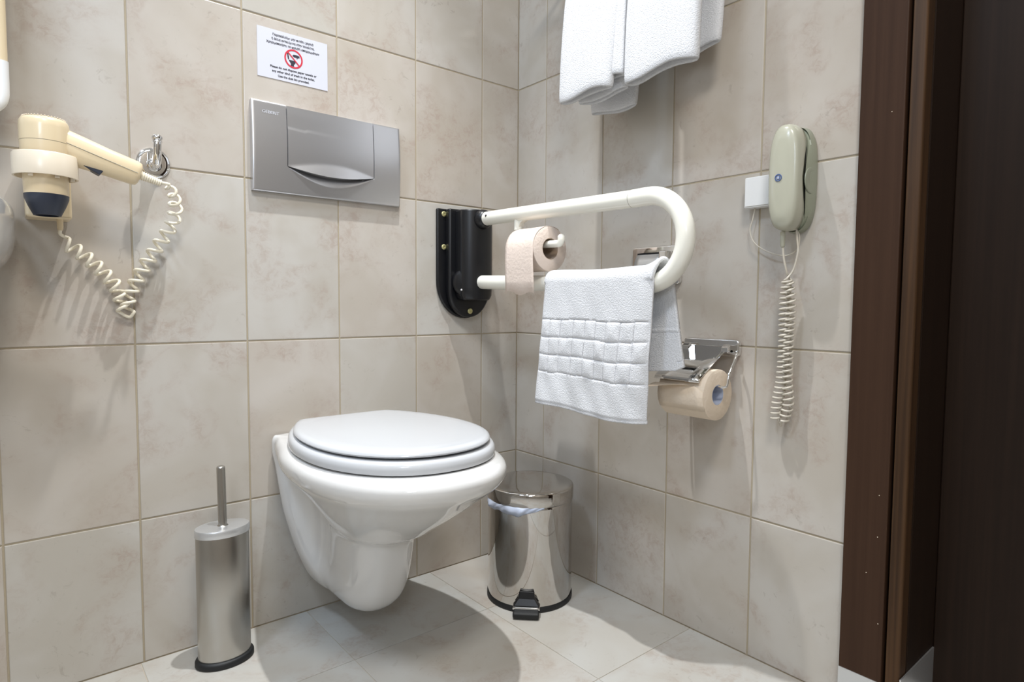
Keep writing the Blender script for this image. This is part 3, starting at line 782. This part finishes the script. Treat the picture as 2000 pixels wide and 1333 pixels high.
base_r = [pring(ybx, .0300, zlo+.002, zhi-.002, -.0006), pring(ybx, .0315, zlo, zhi, -.006), pring(ybx, .0300, zlo+.002, zhi-.002, -.022),
          pring(ybx, .0285, zlo+.004, zhi-.004, lambda z: wavez(z)+.0065), pring(ybx, .0270, zlo+.006, zhi-.006, lambda z: wavez(z)+.0035)]
obj('cradle_base', loft(base_r), m_phoneb, ph)
obj('gap_shade_core', loft([pring(ybx, .0235, zlo+.012, zhi-.012, lambda z: wavez(z)+.006), pring(ybx, .0235, zlo+.012, zhi-.012, lambda z: wavez(z)-.006)]), m_dark, ph)  # black core added to paint shade into the gap behind the handset
obj('grip_recess', lathe((-.022, ybx-.0285, .908), (0, -1, 0), [(0, .023), (.0015, .0225), (.0022, .019), (.0010, .014)], 28), m_phoneb, ph)
hc = -.7905
hs = [pring(hc, .0252, zlo+.008, zhi-.007, lambda z: wavez(z)-.0012), pring(hc, .0272, zlo+.003, zhi-.002, lambda z: wavez(z)-.004), pring(hc, .0280, zlo+.001, zhi, lambda z: wavez(z)*.5-.030),
      pring(hc, .0265, zlo+.003, zhi-.003, lambda z: -.0600-.002*math.cos((z-.912)/.092*PI*.5)), pring(hc, .0215, zlo+.009, zhi-.010, lambda z: -.0655-.002*math.cos((z-.912)/.092*PI*.5)), pring(hc, .0120, zlo+.03, zhi-.03, lambda z: -.0690)]
obj('handset', loft(hs), m_phone, ph)
bx_ = -.0702
R = []
for rr in (.0062, .0050):
    for xx in (bx_+.0010, bx_): R.append([(xx, -.7855+rr*math.cos(2*PI*i/28), .9120+rr*math.sin(2*PI*i/28)) for i in range(28)])
obj('badge_ring', loft([R[0], R[1], R[3], R[2], R[0]], False, False), m_blue, ph, False)
obj('badge_square', box(bx_, bx_+.001, -.7884, -.7826, .9091, .9149), m_blue, ph, False)
obj('badge_stripe', join(box(bx_-.0002, bx_+.001, -.7875, -.7835, .9113, .9121), box(bx_-.0002, bx_+.001, -.7875, -.7835, .9130, .9136), box(bx_-.0002, bx_+.001, -.7875, -.7835, .9103, .9108)), m_white, ph, False)
obj('line_wire', sweep(cr([(-.012, -.7120, .8745), (-.012, -.7080, .855), (-.014, -.7040, .832), (-.015, -.7150, .808), (-.014, -.742, .790), (-.013, -.775, .7815), (-.014, -.796, .792), (-.016, -.8000, .812), (-.018, -.797, .826)], 8), .0012, 8), m_pcord, ph)
obj('cord_sleeve', lathe((-.045, -.7845, .8215), (0, 0, -1), [(0, .0042), (.004, .0046), (.026, .0040), (.028, .002)], 14), m_phone, ph)
# coiled cord: one strand down, one strand up, side by side
dn = [(-.032, -.788, .738), (-.028, -.7830, .690), (-.026, -.7830, .620), (-.024, -.7800, .560), (-.022, -.7720, .510), (-.020, -.7700, .480)]
upp = [(-.020, -.7840, .482), (-.022, -.7930, .515), (-.024, -.7900, .560), (-.026, -.7910, .620), (-.028, -.7945, .690), (-.030, -.7900, .738)]
c1_ = coil(dn, lambda t: .0078+.0012*t, 27, 12); c2_ = coil(upp, lambda t: .0085-.0010*t, 25, 12)
pth = cr([(-.045, -.7845, .800), (-.042, -.786, .775), (-.036, -.789, .750), c1_[0]], 5)[:-1]+c1_+cr([c1_[-1], (-.018, -.778, .4705), c2_[0]], 5)[1:-1]+c2_+cr([c2_[-1], (-.028, -.797, .755), (-.026, -.803, .785), (-.024, -.800, .808), (-.022, -.797, .828)], 6)[1:]
obj('coiled_cord', sweep(pth, .0019, 7), m_pcord, ph)

# ================================================================== PEDAL BIN
bcx, bcy, br_ = -.161, -.246, .1000
bn = thing('pedal_bin', 'polished steel pedal bin in the corner beside the toilet', 'bin', (bcx, bcy, 0))
obj('base_ring', lathe((bcx, bcy, 0), (0, 0, 1), [(.0005, .0990), (.002, .1012), (.010, .1012), (.0125, .1000)], 72), m_rubber, bn)
bd = obj('body', lathe((bcx, bcy, .0120), (0, 0, 1), [(0, .0985), (.002, .0993), (.2180, .0993), (.2200, .0998), (.2235, .0998), (.2255, .0985)], 96), m_steel, bn); flat(bd, 50)
ldp = [(0, .0990), (.0, .1018), (.0010, .1022), (.0255, .1022), (.0290, .1012), (.0310, .0985), (.0325, .0900), (.0335, .0700), (.0340, .0400), (.0342, .0100)]
ld = obj('lid', lathe((bcx, bcy, .2395), (0, 0, 1), ldp, 96), m_steel, bn); flat(ld, 60)
# liner frill
pd = math.atan2(-.71, -.70)
V = []; F = []; NL = 90
a0, a1 = math.radians(150), math.radians(247)
for i in range(NL+1):
    a = a0+(a1-a0)*i/NL; u = i/NL; env = min(1, (1-u)*3.0)**.8*min(1, u*6)
    dz = .004+env*(.0145+.0025*math.sin(u*11+1)+.0012*math.sin(u*31))
    out_ = env*(.0035+.0022*math.sin(u*13)+.0010*math.sin(u*37+1))
    for k in range(8):
        q = k/7
        V.append((bcx+(.1012+out_*math.sin(PI*q)*1.3+.0006*math.sin(u*50+k))*math.cos(a), bcy+(.1012+out_*math.sin(PI*q)*1.3+.0006*math.sin(u*50+k))*math.sin(a), .2405-dz*q))
for i in range(NL):
    for k in range(7): q = i*8+k; F.append((q, q+1, q+9, q+8))
mod_solid(obj('liner_frill', (V, F), m_bag, bn), .0006)
# pedal
def pol(r_, dl, z):  # polar offset from bin centre, dl sideways
    return (bcx+r_*math.cos(pd)-dl*math.sin(pd), bcy+r_*math.sin(pd)+dl*math.cos(pd), z)
gd = loft([[pol(.0985, -.017, .050), pol(.0985, .017, .050), pol(.1035, .016, .052), pol(.1035, -.016, .052)],
           [pol(.0985, -.019, .036), pol(.0985, .019, .036), pol(.1070, .0185, .036), pol(.1070, -.0185, .036)],
           [pol(.0985, -.0305, .0225), pol(.0985, .0305, .0225), pol(.1150, .0290, .0225), pol(.1150, -.0290, .0225)]])
g_ = obj('pedal_guard', gd, m_navy, bn, False); mod_bevel(g_, .0015, 2); g_.data.materials[0] = m_black
st = loft([[pol(.100, -.0300, .0200), pol(.100, .0300, .0200), pol(.100, .0300, .0235), pol(.100, -.0300, .0235)], [pol(.1210, -.0300, .0175), pol(.1210, .0300, .0175), pol(.1210, .0300, .0215), pol(.1210, -.0300, .0215)]])
s_ = obj('pedal_arm', st, m_chrome, bn, False); mod_bevel(s_, .001, 2)
pe = loft([[pol(.1130, -.0290, .0035), pol(.1130, .0290, .0035), pol(.1130, .0290, .0190), pol(.1130, -.0290, .0190)], [pol(.1330, -.0290, .0020), pol(.1330, .0290, .0020), pol(.1330, .0290, .0150), pol(.1330, -.0290, .0150)]])
p_ = obj('pedal', pe, m_rubber, bn, False); mod_bevel(p_, .004, 3)

# ================================================================== TOILET BRUSH
tx, ty = -.8027, -.0858
tb = thing('toilet_brush', 'brushed steel toilet brush holder on the floor left of the toilet', 'toilet brush', (tx, ty, 0))
def el(rx, ry, z, n=64): return [(tx+rx*math.cos(2*PI*i/n), ty+ry*math.sin(2*PI*i/n), z) for i in range(n)]
flat(obj('base', loft([el(.0505, .0370, .0008), el(.0530, .0395, .002), el(.0530, .0395, .009), el(.0515, .0380, .012), el(.0490, .0355, .0135)]), m_rubber, tb), 60)
flat(obj('canister', loft([el(.0472, .0338, .0125), el(.0475, .0340, .014), el(.0475, .0340, .256), el(.0470, .0335, .257)]), m_brushed, tb), 50)
flat(obj('lid', loft([el(.0478, .0343, .250), el(.0490, .0355, .250), el(.0492, .0357, .252), el(.0492, .0357, .2615), el(.0480, .0345, .2640), el(.0430, .0300, .2648), el(.0200, .0160, .2650), el(.011, .011, .2645)]), m_satin2, tb), 60)
hr = lathe((tx, ty, .2640), (0, 0, 1), [(0, .0105), (.0015, .0085), (.004, .0078), (.1120, .0078), (.1145, .0070), (.1155, .0050)], 28)
hl = obj('handle', hr, m_brushed, tb); hl.rotation_euler = (0, -.012, 0)

# ================================================================== WASHBASIN + MIRROR (left edge)
wb = thing('washbasin', 'white washbasin end at the left edge below the hair dryer', 'washbasin', (-1.40, 0, .70))
rings = []
def bring(sx, sy, z, x1=-1.092):
    cxb = -1.39; hw = (x1-cxb)*sx
    out = []
    N = 48
    for i in range(N+1):
        a = PI*i/N; c, s_ = math.cos(a), math.sin(a)
        out.append((cxb+hw*math.copysign(abs(c)**(2/3.0), c), -.46*sy*s_**(2/2.2) if s_ > 1e-6 else -.001, z))
    out[0] = (cxb+hw, -.001, z); out[-1] = (cxb-hw, -.001, z)
    return out
prof = [(.55, .62, .715), (.80, .80, .722), (.93, .91, .738), (.985, .97, .765), (1., 1., .800), (1., 1., .828), (.99, .99, .838), (.965, .97, .842), (.93, .93, .838), (.88, .86, .810), (.72, .70, .760), (.4, .42, .745)]
for a, b, z in prof: rings.append(bring(a, b, z))
mod_sub(obj('bowl', loft(rings, True, True), m_porc, wb), 1)
mr_ = thing('tilting_mirror', 'cream tube framed mirror with white lower corner at left edge', 'mirror', (-1.40, -.05, .98))
fxr, zb_, zt_ = -1.1040, .9950, 1.75
fy_ = -.085
fr = obj('frame_tube', sweep([(fxr, fy_, 1.055), (fxr, fy_, 1.3), (fxr, fy_, 1.5), (fxr, fy_, zt_)], .0085, 20), m_beige, mr_)
obj('frame_tube', sweep([(-1.70, fy_, zt_), (-1.70, fy_, 1.3), (-1.70, fy_, 1.055)], .0085, 20), m_beige, mr_)
obj('frame_tube', sweep([(-1.70, fy_, zt_), (-1.4, fy_, zt_), (fxr, fy_, zt_)], .0085, 20), m_beige, mr_)
obj('corner_tube', sweep(cr([(fxr, fy_, 1.056), (fxr, fy_, 1.02), (fxr-.001, fy_, 1.002), (fxr-.007, fy_, .990), (fxr-.02, fy_, .986), (-1.2, fy_, .986), (-1.4, fy_, .986), (-1.6, fy_, .986), (-1.69, fy_, .99), (-1.70, fy_, 1.02), (-1.70, fy_, 1.056)], 6), .0095, 20), m_white, mr_)
obj('dark_panel', box(-1.692, fxr-.0080, fy_-.002, fy_+.004, .9945, 1.066), m_navy, mr_, False)
obj('glass', box(-1.692, fxr-.0080, fy_-.002, fy_+.003, 1.066, zt_-.006), m_glassm, mr_, False)
for x in (-1.62, -1.20):
    obj('wall_bracket', cyl((x, -.0005, 1.3), (x, fy_+.004, 1.3), .009, n=18), m_chrome, mr_)
